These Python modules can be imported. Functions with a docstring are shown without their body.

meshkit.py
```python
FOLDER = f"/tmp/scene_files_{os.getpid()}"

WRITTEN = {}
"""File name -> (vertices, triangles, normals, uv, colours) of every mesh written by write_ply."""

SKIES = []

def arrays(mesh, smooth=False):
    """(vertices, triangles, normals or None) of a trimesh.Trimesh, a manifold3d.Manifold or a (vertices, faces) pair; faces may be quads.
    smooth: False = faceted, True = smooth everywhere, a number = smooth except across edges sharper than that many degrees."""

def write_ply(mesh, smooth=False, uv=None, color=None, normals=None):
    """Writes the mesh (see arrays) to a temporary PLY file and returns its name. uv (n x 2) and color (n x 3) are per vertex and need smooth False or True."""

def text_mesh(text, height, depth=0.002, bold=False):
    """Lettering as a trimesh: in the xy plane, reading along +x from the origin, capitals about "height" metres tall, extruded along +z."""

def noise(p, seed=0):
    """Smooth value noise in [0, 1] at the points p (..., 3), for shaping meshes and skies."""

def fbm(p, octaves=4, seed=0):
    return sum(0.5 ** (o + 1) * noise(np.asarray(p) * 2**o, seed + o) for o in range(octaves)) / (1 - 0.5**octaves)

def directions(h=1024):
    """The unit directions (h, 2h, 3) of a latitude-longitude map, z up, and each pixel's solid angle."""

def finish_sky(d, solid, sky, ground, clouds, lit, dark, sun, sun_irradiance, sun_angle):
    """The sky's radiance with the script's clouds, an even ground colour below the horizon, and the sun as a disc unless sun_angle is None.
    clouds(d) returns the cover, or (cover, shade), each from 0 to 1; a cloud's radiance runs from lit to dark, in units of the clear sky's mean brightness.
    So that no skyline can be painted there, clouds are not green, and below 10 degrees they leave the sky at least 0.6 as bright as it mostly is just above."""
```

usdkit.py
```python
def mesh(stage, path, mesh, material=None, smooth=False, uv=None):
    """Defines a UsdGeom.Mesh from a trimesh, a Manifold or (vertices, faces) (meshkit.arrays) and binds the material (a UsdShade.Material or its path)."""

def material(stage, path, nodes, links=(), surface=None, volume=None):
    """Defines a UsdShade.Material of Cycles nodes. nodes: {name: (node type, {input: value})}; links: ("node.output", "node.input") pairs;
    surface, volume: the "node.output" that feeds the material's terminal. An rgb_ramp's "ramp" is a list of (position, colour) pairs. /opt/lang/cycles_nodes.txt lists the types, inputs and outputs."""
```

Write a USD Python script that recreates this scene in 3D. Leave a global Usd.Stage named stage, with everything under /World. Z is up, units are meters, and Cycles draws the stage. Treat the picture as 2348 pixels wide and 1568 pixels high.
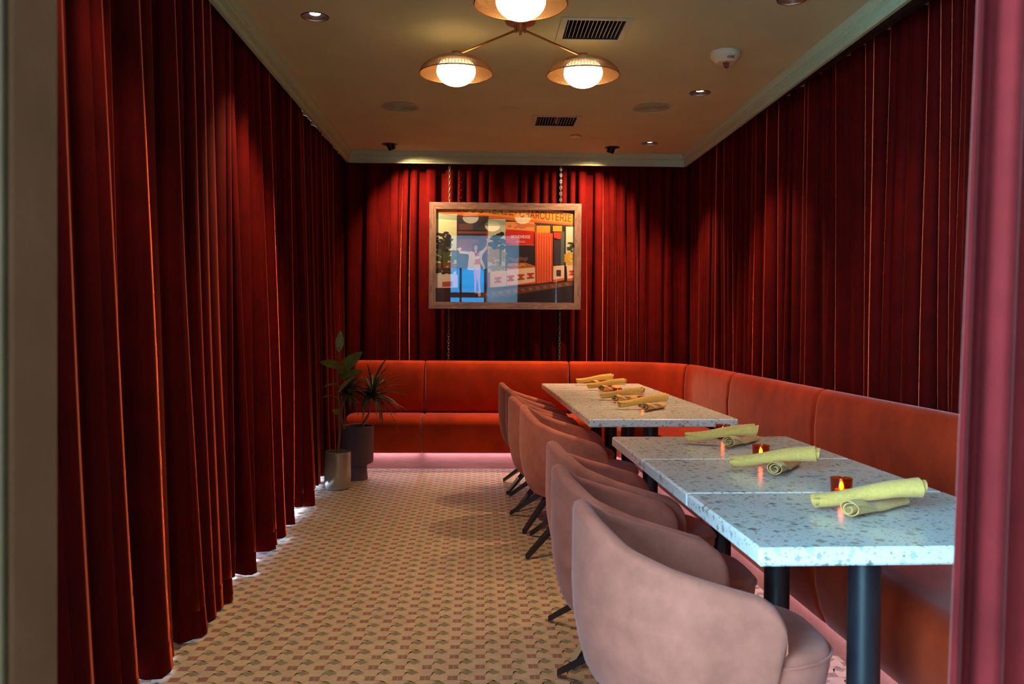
import math, random
import numpy as np, trimesh, manifold3d as m3
import shapely.geometry as sg
from shapely import affinity
from shapely.ops import unary_union
from pxr import Usd, UsdGeom, UsdLux, UsdShade, Gf, Sdf, Vt
import usdkit, meshkit

rng = np.random.default_rng(7)
random.seed(7)
PI = math.pi
stage = Usd.Stage.CreateInMemory()
UsdGeom.SetStageUpAxis(stage, 'Z')
UsdGeom.SetStageMetersPerUnit(stage, 1.0)
UsdGeom.Xform.Define(stage, '/World')
UsdGeom.Scope.Define(stage, '/World/Looks')

# ------------------------------------------------------------------ camera
F_PX, SHIFT_PX = 2000.0, 26.0
yaw, pitch, roll = math.atan(72 / F_PX), math.atan(26 / F_PX), math.radians(0.4)
fwd = np.array([math.sin(yaw) * math.cos(pitch), math.cos(yaw) * math.cos(pitch), -math.sin(pitch)])
r0 = np.array([math.cos(yaw), -math.sin(yaw), 0.0])
u0 = np.cross(r0, fwd)
cr = r0 * math.cos(roll) + u0 * math.sin(roll)
cu = np.cross(cr, fwd)
cam = UsdGeom.Camera.Define(stage, '/World/camera')
cam.AddTransformOp().Set(Gf.Matrix4d(*cr, 0, *cu, 0, *(-fwd), 0, 0.0, 0.0, 1.25, 1))
cam.CreateHorizontalApertureAttr(36.0)
cam.CreateVerticalApertureAttr(36.0 * 1568 / 2348)
cam.CreateFocalLengthAttr(36.0 * F_PX / 2348)
cam.CreateVerticalApertureOffsetAttr(-36.0 * SHIFT_PX / 2348)
cam.CreateClippingRangeAttr((0.05, 100.0))
cam.CreateFStopAttr(5.6)
cam.CreateFocusDistanceAttr(4.6)
cam.CreateExposureAttr(0.0)

# light levels (lamps and daylight); the fittings that carry them are built below
GLOBE = (7.0, 4.9, 2.5)           # frosted glass globes
DOWN = 40.0                        # recessed downlights
GIMBAL = 54.0                      # picture lights
DAY_BACK = (.3, 3.6, 8.5)        # daylight in the panes of the lobby windows
DAY_BRIGHT = (14.0, 25.0, 34.0)
DAY_SIDE = (20.5, 45.0, 66.0)
DAY_LEFT = (18.0, 28.0, 48.0)       # daylight in the window behind the left curtain
STRIP = (20.0, 16.0, 23.0)            # led strips under the banquette
WARM = (1.0, 0.66, 0.36)


# ------------------------------------------------------------------ helpers
used = {}


def path_for(name, parent=None):
    base = (parent if parent else '/World') + '/' + name
    n = used.get(base, 0)
    used[base] = n + 1
    return base if n == 0 else f'{base}_{n:03d}'


def ppath(parent):
    return None if parent is None else (parent if isinstance(parent, str) else str(parent.GetPath()))


def tag(p, label=None, cat=None, group=None, kind=None):
    prim = p.GetPrim() if hasattr(p, 'GetPrim') else p
    for k, v in (('label', label), ('category', cat), ('group', group), ('kind', kind)):
        if v:
            prim.SetCustomDataByKey(k, v)
    return prim


def obj(name, mesh, mat, parent=None, smooth=35, tint=None, **kw):
    p = path_for(name, ppath(parent))
    if tint is not None:
        smooth = False
    m = usdkit.mesh(stage, p, mesh, MAT[mat] if isinstance(mat, str) else mat, smooth=smooth)
    if tint is not None:
        UsdGeom.PrimvarsAPI(m).CreatePrimvar('tint', Sdf.ValueTypeNames.Color3fArray, 'vertex').Set(Vt.Vec3fArray.FromNumpy(np.asarray(tint, np.float32)))
    if kw:
        tag(m, **kw)
    return m.GetPrim()


def thing(name, label, cat, loc=(0, 0, 0), rz=0.0, group=None, kind=None):
    x = UsdGeom.Xform.Define(stage, path_for(name))
    x.AddTranslateOp().Set(Gf.Vec3d(*map(float, loc)))
    x.AddRotateZOp().Set(math.degrees(rz))
    tag(x, label, cat, group, kind)
    return x.GetPrim()


def copy_of(src, name, label, cat, loc, rz=0.0, group=None, tilt=None):
    x = UsdGeom.Xform.Define(stage, path_for(name))
    x.GetPrim().GetReferences().AddInternalReference(src)
    x.GetPrim().SetInstanceable(True)
    x.ClearXformOpOrder()
    x.AddTranslateOp().Set(Gf.Vec3d(*map(float, loc)))
    if tilt is None:
        x.AddRotateZOp().Set(math.degrees(rz))
    else:
        x.AddRotateZOp().Set(math.degrees(rz))
        x.AddRotateYOp().Set(math.degrees(tilt))
    tag(x, label, cat, group)
    return x.GetPrim()


UsdGeom.Scope.Define(stage, '/World/Looks')
MAT = {}


def lin(r, g, b):
    return tuple((c / 255 / 12.92 if c <= 10 else ((c / 255 + .055) / 1.055) ** 2.4) for c in (r, g, b))


def mat(name, nodes, links=(), surface='p.BSDF'):
    MAT[name] = usdkit.material(stage, f'/World/Looks/{name}', nodes, links, surface=surface)


def plain(name, col, rough=.5, metal=0., var=.12, scale=30., bump=0., spec=.5, **kw):
    """a principled look with slight tone variation and fine relief from noise"""
    n = {'g': ('geometry', {}), 'n': ('noise_texture', {'scale': scale, 'detail': 4}),
         'r': ('rgb_ramp', {'ramp': [(.3, tuple(c * (1 - var) for c in col)), (.7, tuple(min(1, c * (1 + var)) for c in col))]}),
         'p': ('principled_bsdf', {'roughness': rough, 'metallic': metal, 'specular_ior_level': spec, **kw})}
    l = [('g.position', 'n.vector'), ('n.fac', 'r.fac'), ('r.color', 'p.base_color')]
    if bump:
        n['b'] = ('bump', {'strength': bump, 'distance': .004})
        l += [('n.fac', 'b.height'), ('b.normal', 'p.normal')]
    mat(name, n, l)


def velvet(name, col, sheen, sw, srough=.3, fine=220., var=.25, coarse=7., rough=.85):
    n = {'g': ('geometry', {}), 'n': ('noise_texture', {'scale': coarse, 'detail': 5, 'roughness': .6}), 'f': ('noise_texture', {'scale': fine, 'detail': 2}),
         'r': ('rgb_ramp', {'ramp': [(.3, tuple(c * (1 - var) for c in col)), (.72, tuple(min(1, c * (1 + var)) for c in col))]}),
         'b': ('bump', {'strength': .12, 'distance': .002}),
         'p': ('principled_bsdf', {'roughness': rough, 'specular_ior_level': .08, 'sheen_weight': sw, 'sheen_roughness': srough, 'sheen_tint': sheen})}
    mat(name, n, [('g.position', 'n.vector'), ('g.position', 'f.vector'), ('n.fac', 'r.fac'), ('r.color', 'p.base_color'), ('f.fac', 'b.height'), ('b.normal', 'p.normal')])


def emitter(name, col, s=1.0):
    mat(name, {'e': ('emission', {'color': col, 'strength': s})}, surface='e.emission')


velvet('curtain_velvet', (.075, .0007, .0003), (1.0, .125, .04), .95, srough=.19)
velvet('rose_velvet', (.10, .006, .006), (1.0, .42, .36), .28, srough=.25)
velvet('bench_velvet', (.37, .032, .007), (1.0, .66, .62), .52, coarse=5.)
velvet('chair_fabric', (.52, .150, .095), (1.0, .74, .71), .26, srough=.5, coarse=16., var=.16, fine=500.)
plain('ceiling_paint', (.50, .45, .25), .85, var=.05, scale=3, spec=.2)
plain('crown_paint', (.36, .40, .24), .6, var=.06, scale=60, bump=.05)
plain('wall_paint', (.42, .36, .30), .8, var=.05, scale=4, spec=.2)
plain('lobby_paint', (.40, .41, .42), .8, var=.05, scale=4, spec=.2)
plain('casing_paint', (.155, .050, .021), .9, var=.12, scale=9, spec=.03)
plain('dark_casing', (.045, .020, .009), .9, var=.12, scale=9, spec=.02)
plain('lobby_floor', (.45, .36, .28), .5, var=.1, scale=9)
plain('grout', (.60, .49, .36), .8, var=.1, scale=40)
plain('cream_tile', (.53, .39, .255), .42, var=.10, scale=14, spec=.4)
plain('red_tile', (.29, .145, .10), .45, var=.3, scale=170, spec=.4)
plain('green_tile', (.26, .22, .14), .45, var=.28, scale=170, spec=.4)
plain('black_metal', (.012, .012, .016), .38, .0, spec=.6)
plain('brass', (.62, .34, .16), .32, 1.0, var=.05)
plain('brass_mesh', (.60, .33, .14), .42, .7, var=.05)
plain('copper_canopy', (.38, .10, .06), .4, .6, var=.05)
plain('steel', (.34, .29, .24), .4, 1.0, var=.05)
plain('dark_metal', (.035, .014, .010), .35, .6, var=.1)
plain('grille_cloth', (.33, .29, .17), .9, var=.05, spec=.1)
plain('vent_paint', (.42, .38, .27), .6, var=.05)
plain('slat_metal', (.46, .40, .36), .5, .3, var=.08)
plain('duct_black', (.010, .006, .010), .8)
plain('white_plastic', (.64, .48, .31), .45, var=.04)
plain('lettering', (.10, .03, .02), .6)
plain('clear_lens', (.30, .10, .08), .12, .5)
plain('napkin_cloth', (.77, .43, .105), .85, var=.10, scale=120, bump=.25, spec=.15, sheen_weight=.2)
plain('soil', (.03, .018, .010), .95, var=.4, scale=120, bump=.8)
plain('glazed_pot', (.34, .25, .17), .16, .35, var=.12, scale=7, spec=.7)
plain('clay_pot', (.115, .05, .05), .8, var=.2, scale=90, bump=.2)
plain('bark', (.20, .085, .04), .8, var=.3, scale=90, bump=.5)
plain('wax', (.75, .62, .45), .5, var=.03)
for nm, c, tr in (('rubber_leaf', (.28, .27, .06), .3), ('spiky_leaf', (.17, .125, .06), .3), ('striped_leaf', (.34, .32, .08), .3)):
    n = {'g': ('geometry', {}), 'n': ('noise_texture', {'scale': 26., 'detail': 3}),
         'r': ('rgb_ramp', {'ramp': [(.3, tuple(x * .7 for x in c)), (.7, tuple(x * 1.3 for x in c))]}),
         'p': ('principled_bsdf', {'roughness': .35}), 't': ('translucent_bsdf', {}), 'x': ('mix_closure', {'fac': tr})}
    mat(nm, n, [('g.position', 'n.vector'), ('n.fac', 'r.fac'), ('r.color', 'p.base_color'), ('r.color', 't.color'), ('p.BSDF', 'x.closure1'), ('t.BSDF', 'x.closure2')], surface='x.closure')


def wood(name, dark, light, stretch, rough):
    n = {'c': ('texture_coordinate', {}), 'm': ('mapping', {'scale': stretch}), 'n': ('noise_texture', {'scale': 6., 'detail': 7, 'roughness': .65, 'distortion': 1.2}),
         'r': ('rgb_ramp', {'ramp': [(.32, dark), (.68, light)]}), 'p': ('principled_bsdf', {'roughness': rough})}
    mat(name, n, [('c.object', 'm.vector'), ('m.vector', 'n.vector'), ('n.fac', 'r.fac'), ('r.color', 'p.base_color')])


wood('walnut_rail', (.10, .048, .030), (.26, .145, .10), (1.2, 9, 9), .45)
wood('walnut_stile', (.10, .048, .030), (.26, .145, .10), (9, 9, 1.2), .45)
wood('rosy_veneer', (.42, .17, .13), (.55, .25, .19), (1.0, 12, 12), .5)

# terrazzo: two sizes of angular chips of several tones in a pale binder
nt = {'g': ('geometry', {}), 'w': ('noise_texture', {'scale': 60., 'detail': 2}), 'wa': ('vector_math', {'math_type': 'multiply_add', 'vector2': (.012, .012, .012)}),
      'v1': ('voronoi_texture', {'scale': 42., 'metric': 'manhattan', 'randomness': 1.0}), 's1': ('separate_color', {}),
      'k1': ('math', {'math_type': 'multiply', 'value2': .72}), 'd1': ('math', {'math_type': 'less_than'}),
      'c1': ('rgb_ramp', {'ramp': [(0, (.50, .50, .43)), (.15, (.24, .21, .18)), (.35, (.56, .56, .50)), (.6, (.48, .38, .29)), (.8, (.38, .40, .35)), (1, (.62, .60, .52))]}),
      'v2': ('voronoi_texture', {'scale': 105., 'metric': 'manhattan', 'randomness': 1.0}), 's2': ('separate_color', {}),
      'k2': ('math', {'math_type': 'multiply', 'value2': .58}), 'd2': ('math', {'math_type': 'less_than'}),
      'c2': ('rgb_ramp', {'ramp': [(0, (.50, .48, .42)), (.35, (.28, .25, .20)), (.7, (.42, .40, .36)), (1, (.58, .54, .46))]}),
      'm2': ('mix', {'color1': (.82, .80, .75)}), 'm1': ('mix', {}),
      'p': ('principled_bsdf', {'roughness': .2, 'specular_ior_level': .5})}
mat('terrazzo', nt, [('g.position', 'w.vector'), ('w.color', 'wa.vector1'), ('g.position', 'wa.vector3'), ('wa.vector', 'v1.vector'), ('wa.vector', 'v2.vector'),
                     ('v1.color', 's1.color'), ('s1.r', 'k1.value1'), ('v1.distance', 'd1.value1'), ('k1.value', 'd1.value2'), ('s1.g', 'c1.fac'),
                     ('v2.color', 's2.color'), ('s2.r', 'k2.value1'), ('v2.distance', 'd2.value1'), ('k2.value', 'd2.value2'), ('s2.g', 'c2.fac'),
                     ('d2.value', 'm2.fac'), ('c2.color', 'm2.color2'), ('d1.value', 'm1.fac'), ('m2.color', 'm1.color1'), ('c1.color', 'm1.color2'), ('m1.color', 'p.base_color')])
emitter('globe_glow', GLOBE)
emitter('lamp_glow', (14, 13, 12))
emitter('day_back', DAY_BACK)
emitter('day_bright', DAY_BRIGHT)
emitter('day_side', DAY_SIDE)
emitter('day_left', DAY_LEFT)
emitter('strip_glow', STRIP)
emitter('flame_glow', (22.0, 8.5, .6))
mat('amber_glass', {'t': ('transparent_bsdf', {'color': (.88, .40, .13)}), 'g': ('glossy_bsdf', {'color': (1, .9, .8), 'roughness': .04}), 'f': ('layer_weight', {'blend': .5}), 'q': ('math', {'math_type': 'power', 'value2': 5.0}), 'k': ('math', {'math_type': 'multiply_add', 'value2': .95, 'value3': .04}), 'x': ('mix_closure', {})},
    [('f.facing', 'q.value1'), ('q.value', 'k.value1'), ('k.value', 'x.fac'), ('t.BSDF', 'x.closure1'), ('g.BSDF', 'x.closure2')], surface='x.closure')
mat('picture_glass', {'t': ('transparent_bsdf', {'color': (.98, .98, .98)}), 'g': ('glossy_bsdf', {'color': (1, 1, 1), 'roughness': .01}), 'f': ('layer_weight', {'blend': .5}), 'q': ('math', {'math_type': 'power', 'value2': 5.0}), 'k': ('math', {'math_type': 'multiply_add', 'value2': .95, 'value3': .04}), 'x': ('mix_closure', {})},
    [('f.facing', 'q.value1'), ('q.value', 'k.value1'), ('k.value', 'x.fac'), ('t.BSDF', 'x.closure1'), ('g.BSDF', 'x.closure2')], surface='x.closure')
mat('print_ink', {'a': ('attribute', {'attribute': 'tint'}), 'g': ('geometry', {}), 'n': ('noise_texture', {'scale': 120., 'detail': 4}), 'm': ('mix', {'mix_type': 'overlay', 'fac': .12}), 'p': ('principled_bsdf', {'roughness': .6})},
    [('a.color', 'm.color1'), ('g.position', 'n.vector'), ('n.fac', 'm.color2'), ('m.color', 'p.base_color')])


# ------------------------------------------------------------------ mesh builders
def T(m, loc=(0, 0, 0), rx=0, ry=0, rz=0):
    M = trimesh.transformations.euler_matrix(rx, ry, rz)
    M[:3, 3] = loc
    m = m.copy()
    m.apply_transform(M)
    return m


def box(x0, x1, y0, y1, z0, z1, bev=0.0):
    if bev <= 0:
        m = trimesh.creation.box([x1 - x0, y1 - y0, z1 - z0])
        m.apply_translation([(x0 + x1) / 2, (y0 + y1) / 2, (z0 + z1) / 2])
        return m
    P = []
    for a in (0, 1):
        for b in (0, 1):
            for c in (0, 1):
                x, y, z = (x0, x1)[a], (y0, y1)[b], (z0, z1)[c]
                sx, sy, sz = (1, -1)[a] * bev, (1, -1)[b] * bev, (1, -1)[c] * bev
                P += [(x + sx, y + sy, z), (x + sx, y, z + sz), (x, y + sy, z + sz)]
    return trimesh.convex.convex_hull(np.array(P))


def cat(ms):
    return trimesh.util.concatenate(ms)


def lathe(prof, n=40):
    """closed or open profile [(r, z)] turned about z"""
    prof = np.array(prof, float)
    a = np.arange(n) * 2 * PI / n
    v = np.stack([prof[:, None, 0] * np.cos(a), prof[:, None, 0] * np.sin(a), np.repeat(prof[:, 1:2], n, 1)], -1).reshape(-1, 3)
    k = len(prof)
    i, j = np.meshgrid(np.arange(k - 1), np.arange(n), indexing='ij')
    q = np.stack([i * n + j, i * n + (j + 1) % n, (i + 1) * n + (j + 1) % n, (i + 1) * n + j], -1).reshape(-1, 4)
    f = np.vstack([q[:, [0, 1, 2]], q[:, [0, 2, 3]]])
    m = trimesh.Trimesh(v, f, process=False)
    m.merge_vertices()
    m.update_faces(m.nondegenerate_faces())
    return m


def grid_mesh(P, close_u=False, close_v=False, cap=False):
    """P (nu, nv, 3) points; optional closing and end caps in u (fans)"""
    nu, nv = P.shape[:2]
    v = P.reshape(-1, 3)
    iu = np.arange(nu if close_u else nu - 1)
    jv = np.arange(nv if close_v else nv - 1)
    i, j = np.meshgrid(iu, jv, indexing='ij')
    q = np.stack([i * nv + j, ((i + 1) % nu) * nv + j, ((i + 1) % nu) * nv + (j + 1) % nv, i * nv + (j + 1) % nv], -1).reshape(-1, 4)
    f = np.vstack([q[:, [0, 1, 2]], q[:, [0, 2, 3]]])
    if cap:
        c0, c1 = len(v), len(v) + 1
        v = np.vstack([v, P[0].mean(0), P[-1].mean(0)])
        jj = np.arange(nv)
        f = np.vstack([f, np.stack([np.full(nv, c0), jj, (jj + 1) % nv], 1), np.stack([np.full(nv, c1), (nu - 1) * nv + (jj + 1) % nv, (nu - 1) * nv + jj], 1)])
    m = trimesh.Trimesh(v, f, process=False)
    return m


def tube(path, rad, sides=8, cap=True, flat=1.0):
    p = np.array(path, float)
    rad = np.broadcast_to(np.asarray(rad, float), (len(p),))
    t = np.gradient(p, axis=0)
    t /= np.linalg.norm(t, axis=1, keepdims=True) + 1e-12
    ref = np.where(np.abs(t[:, 2:]) < .92, [[0, 0, 1.0]], [[1.0, 0, 0]])
    a = np.cross(t, ref)
    a /= np.linalg.norm(a, axis=1, keepdims=True) + 1e-12
    b = np.cross(t, a)
    an = np.arange(sides) * 2 * PI / sides + PI / sides
    P = p[:, None] + rad[:, None, None] * (np.cos(an)[None, :, None] * a[:, None] + flat * np.sin(an)[None, :, None] * b[:, None])
    m = grid_mesh(P, close_v=True, cap=cap)
    m.fix_normals()
    return m


def prism(poly, h, z=0.0):
    ms = [trimesh.creation.extrude_polygon(g, h, engine='earcut') for g in getattr(poly, 'geoms', [poly])]
    m = cat(ms)
    m.apply_translation([0, 0, z])
    return m


def cyl(r, h, n=32, loc=(0, 0, 0)):
    m = trimesh.creation.cylinder(radius=r, height=h, sections=n)
    m.apply_translation([loc[0], loc[1], loc[2] + h / 2])
    return m


def resample(pl, n):
    pl = np.array(pl, float)
    d = np.r_[0, np.cumsum(np.linalg.norm(np.diff(pl, axis=0), axis=1))]
    s = np.linspace(0, d[-1], n)
    return np.stack([np.interp(s, d, pl[:, k]) for k in range(pl.shape[1])], 1)


def sm(x):
    x = np.clip(x, 0, 1)
    return x * x * (3 - 2 * x)


# ------------------------------------------------------------------ the shell of the room
CZ = 2.717                                     # ceiling height
downs = {'left': [(-.816, 4.30), (-.816, 2.62)], 'right': [(1.403, 5.594), (1.394, 7.216), (1.41, 3.95)]}
DL = downs['left'] + downs['right']
gimbals = [(-.778, 7.40), (1.109, 7.40)]
vents = [(.56, 4.412), (.545, 6.455)]
cm = m3.Manifold.cube([3.86, 7.08, .03]).translate([-1.56, 1.02, CZ])
for x, y in DL + gimbals:
    cm -= m3.Manifold.cylinder(.2, .064, .064, 40).translate([x, y, CZ - .1])
for x, y in vents:
    cm -= m3.Manifold.cube([.292, .292, .2], True).translate([x, y, CZ])
obj('ceiling', cm, 'ceiling_paint', kind='structure', label='flat olive brown painted ceiling with round fittings', smooth=False)
obj('ceiling', box(-1.56, 2.30, 1.02, 8.10, 3.02, 3.06), 'duct_black', kind='structure', label='dark slab above the ceiling void')

# the left wall holds the window behind the curtain
wl = cat([box(-1.56, -1.46, 1.02, 2.3, 0, 3.02), box(-1.56, -1.46, 6.9, 8.1, 0, 3.02), box(-1.56, -1.46, 2.3, 6.9, 2.45, 3.02), box(-1.56, -1.46, 2.3, 6.9, 0, .02)])
obj('wall_left', wl, 'wall_paint', kind='structure', label='left wall, hidden behind the curtain')
w = thing('window_1', 'long daylit window behind the left curtain', None, kind='structure')
obj('pane', box(-1.535, -1.525, 2.3, 6.9, .02, 2.45), 'day_left', w)
for k in range(5):
    y = 2.3 + 4.55 * k / 4
    obj('mullion', box(-1.53, -1.465, y, y + .05, .02, 2.45), 'dark_metal', w)
obj('wall_back', box(-1.56, 2.30, 8.02, 8.10, 0, 3.02), 'wall_paint', kind='structure', label='back wall, hidden behind the curtain')
obj('wall_right', box(2.22, 2.30, 1.02, 8.02, 0, 3.02), 'wall_paint', kind='structure', label='right wall, hidden behind the curtain')
LX0, LX1, LY0, LZ = -2.4, 2.6, -4.6, 3.2
wf = cat([box(LX0, -.56, 1.0, 1.055, 0, 3.02), box(1.25, LX1, 1.0, 1.055, 0, 3.02), box(-.56, 1.25, 1.0, 1.055, 2.62, 3.02)])
obj('wall_front', wf, 'lobby_paint', kind='structure', label='partition with the opening the room is seen through')
jam = box(-.600, -.5005, .948, 1.056, 0, 2.66, .006)
jam2 = box(-.680, -.600, .965, 1.0, 0, 2.66, .008)
tr = thing('trim_1', 'out of focus beige door casing at the left edge', None, kind='structure')
obj('casing', jam, 'casing_paint', tr, smooth=20)
obj('casing_bead', jam2, 'dark_casing', tr, smooth=20)
obj('architrave', box(-.600, -.502, .938, .9478, 0, 2.66, .002), 'dark_casing', tr, smooth=20)

# the lobby the camera stands in, with its own windows
obj('wall_lobby_left', cat([box(LX0 - .1, LX0, LY0, -3.6, 0, LZ), box(LX0 - .1, LX0, .3, 1.0, 0, LZ), box(LX0 - .1, LX0, -3.6, .3, 3.1, LZ), box(LX0 - .1, LX0, -3.6, .3, 0, .9)]), 'lobby_paint', kind='structure', label='left wall of the lobby')
obj('wall_lobby_right', box(LX1, LX1 + .1, LY0, 1.0, 0, LZ), 'lobby_paint', kind='structure', label='right wall of the lobby')
WB = ((-2.38, -1.66, .40, 2.9, 'day_bright'), (-1.05, .12, 1.56, 2.42, 'day_back'))
wbm = m3.Manifold.cube([LX1 - LX0, .1, LZ]).translate([LX0, LY0 - .1, 0])
for x0, x1, z0, z1, _ in WB:
    wbm -= m3.Manifold.cube([x1 - x0, .4, z1 - z0]).translate([x0, LY0 - .3, z0])
obj('wall_lobby_back', wbm, 'lobby_paint', kind='structure', label='back wall of the lobby', smooth=False)
obj('ceiling', box(LX0 - .1, LX1 + .1, LY0 - .1, 1.0, LZ, LZ + .05), 'lobby_paint', kind='structure', label='ceiling of the lobby')
w = thing('window_2', 'lobby window on the left with dark frame', None, kind='structure')
obj('pane', box(LX0 - .07, LX0 - .06, -3.6, .3, .9, 3.1), 'day_side', w)
for k in range(4):
    y = -3.6 + 3.85 * k / 3
    obj('mullion', box(LX0 - .06, LX0 + .02, y, y + .05, .9, 3.1), 'dark_metal', w)
for q, (x0, x1, z0, z1, gl_) in enumerate(WB):
    w = thing(f'window_{3 + q}', 'lobby window behind the viewer', None, kind='structure')
    obj('pane', box(x0, x1, LY0 - .07, LY0 - .06, z0, z1), gl_, w)
    for x in np.linspace(x0, x1 - .05, 3):
        obj('mullion', box(x, x + .05, LY0 - .06, LY0 + .02, z0, z1), 'dark_metal', w)
    obj('transom', box(x0, x1, LY0 - .06, LY0 + .02, 1.74, 1.86), 'dark_metal', w)

# crown fascia with small mouldings, one length to each wall
cw = [(0, 2.611), (0, 2.625), (.006, 2.630), (.006, 2.668), (.012, 2.672), (.012, 2.682), (.020, 2.690), (.026, 2.702), (.030, CZ), (-.018, CZ), (-.018, 2.611)]


def fascia(p0, p1, inward):
    P = np.array([[(p[0] + inward[0] * a, p[1] + inward[1] * a, z) for a, z in cw] for p in (p0, p1)])
    m = grid_mesh(P, close_v=True, cap=True)
    m.fix_normals()
    return m


obj('trim_2', fascia((-1.160, 1.13), (-1.160, 7.69), (1, 0)), 'crown_paint', kind='structure', label='crown moulding along the left curtain', smooth=20)
obj('trim_3', fascia((-1.160, 7.69), (1.795, 7.69), (0, -1)), 'crown_paint', kind='structure', label='crown moulding along the back curtain', smooth=20)
obj('trim_4', fascia((1.795, 7.69), (1.795, 1.13), (-1, 0)), 'crown_paint', kind='structure', label='crown moulding along the right curtain', smooth=20)

# ------------------------------------------------------------------ floor of small patterned tiles
A, TX, TY = .0957, .006, 3.22
fl = thing('floor', 'patterned floor of cream, brick red and sage tiles', None, kind='structure')
obj('mortar_bed', cat([box(-1.56, 2.30, 1.0, 8.1, -.06, -.0012), box(LX0 - .1, LX1 + .1, LY0 - .1, 1.0, -.06, -.0012)]), 'grout', fl)
S, D, G = .19 * A, .245 * A, .0006     # half side of the square, half diagonal of the diamond, half joint


def slab(pts):
    """a thin piece with a slightly inset top: its own edge and depth"""
    p = np.array(pts)
    c = p.mean(0)
    top = c + (p - c) * (1 - .0006 / np.linalg.norm(p - c, axis=1, keepdims=True))
    n = len(p)
    v = np.vstack([np.c_[p, np.full(n, -.0012)], np.c_[top, np.zeros(n)]])
    f = [(n, n + i, n + i + 1) for i in range(1, n - 1)]
    for i in range(n):
        j = (i + 1) % n
        f += [(i, j, n + j), (i, n + j, n + i)]
    return v, np.array(f)


def join(parts):
    V, Fc, k = [], [], 0
    for v, f in parts:
        V.append(v)
        Fc.append(f + k)
        k += len(v)
    return np.vstack(V), np.vstack(Fc)


def quarters(kind):
    out = []
    for sx in (-1, 1):
        for sy in (-1, 1):
            if kind == 'square':
                x0, x1, y0, y1 = G * sx * 1.0, (S - G) * sx, G * .5 * sy, (S - G) * sy
                q = [(x0, y0), (x1, y0), (x1, y1), (x0, y1)]
                if sx * sy < 0:
                    q = q[::-1]
                out.append(q)
    if kind == 'diamond':
        d = D - G
        h, g = d / 2, G * .35
        for a in range(4):
            c, s = math.cos(a * PI / 2), math.sin(a * PI / 2)
            q = [(g * 1.4, 0), (h, -h + g), (d, 0), (h, h - g)]
            out.append([(c * x - s * y, s * x + c * y) for x, y in q])
    return [slab(q) for q in out]


SQ, DI = join(quarters('square')), join(quarters('diamond'))
g = G
m_, hh = A / 2 - D / 2, A / 2
creams = []
for rot in (0, 1):
    pts = [(S + g, -S + g), (m_ + g, -m_ + g + .0003), (hh, -(hh - D) + g)]
    pts = [(S + g, -S + g), (m_, -m_ + g), (hh, -(hh - D) - 0 + g)]
    right = [(A - m_, -m_ + g), (A - S - g, -S + g)]
    low = pts + right
    up = [(x, -y) for x, y in low[::-1]]
    q = low + up
    if rot:
        q = [(-y, x) for x, y in q]
    creams.append(slab(q))
cells = []
for i in range(-16, 24):
    for j in range(-24, 52):
        x, y = TX + i * A, TY + j * A
        if -1.5 < x < 2.15 and 1.0 < y < 8.0:
            cells.append((x, y))
cells = np.array(cells)


def in_view(x, y):
    px, py = 1102 + x / np.maximum(y, .1) * 2000, 732 + 2500 / np.maximum(y, .1)
    return (px > 150) & (px < 1345 - (y - 3) * 20) & (py < 1575) & (x > -1.05)


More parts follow.
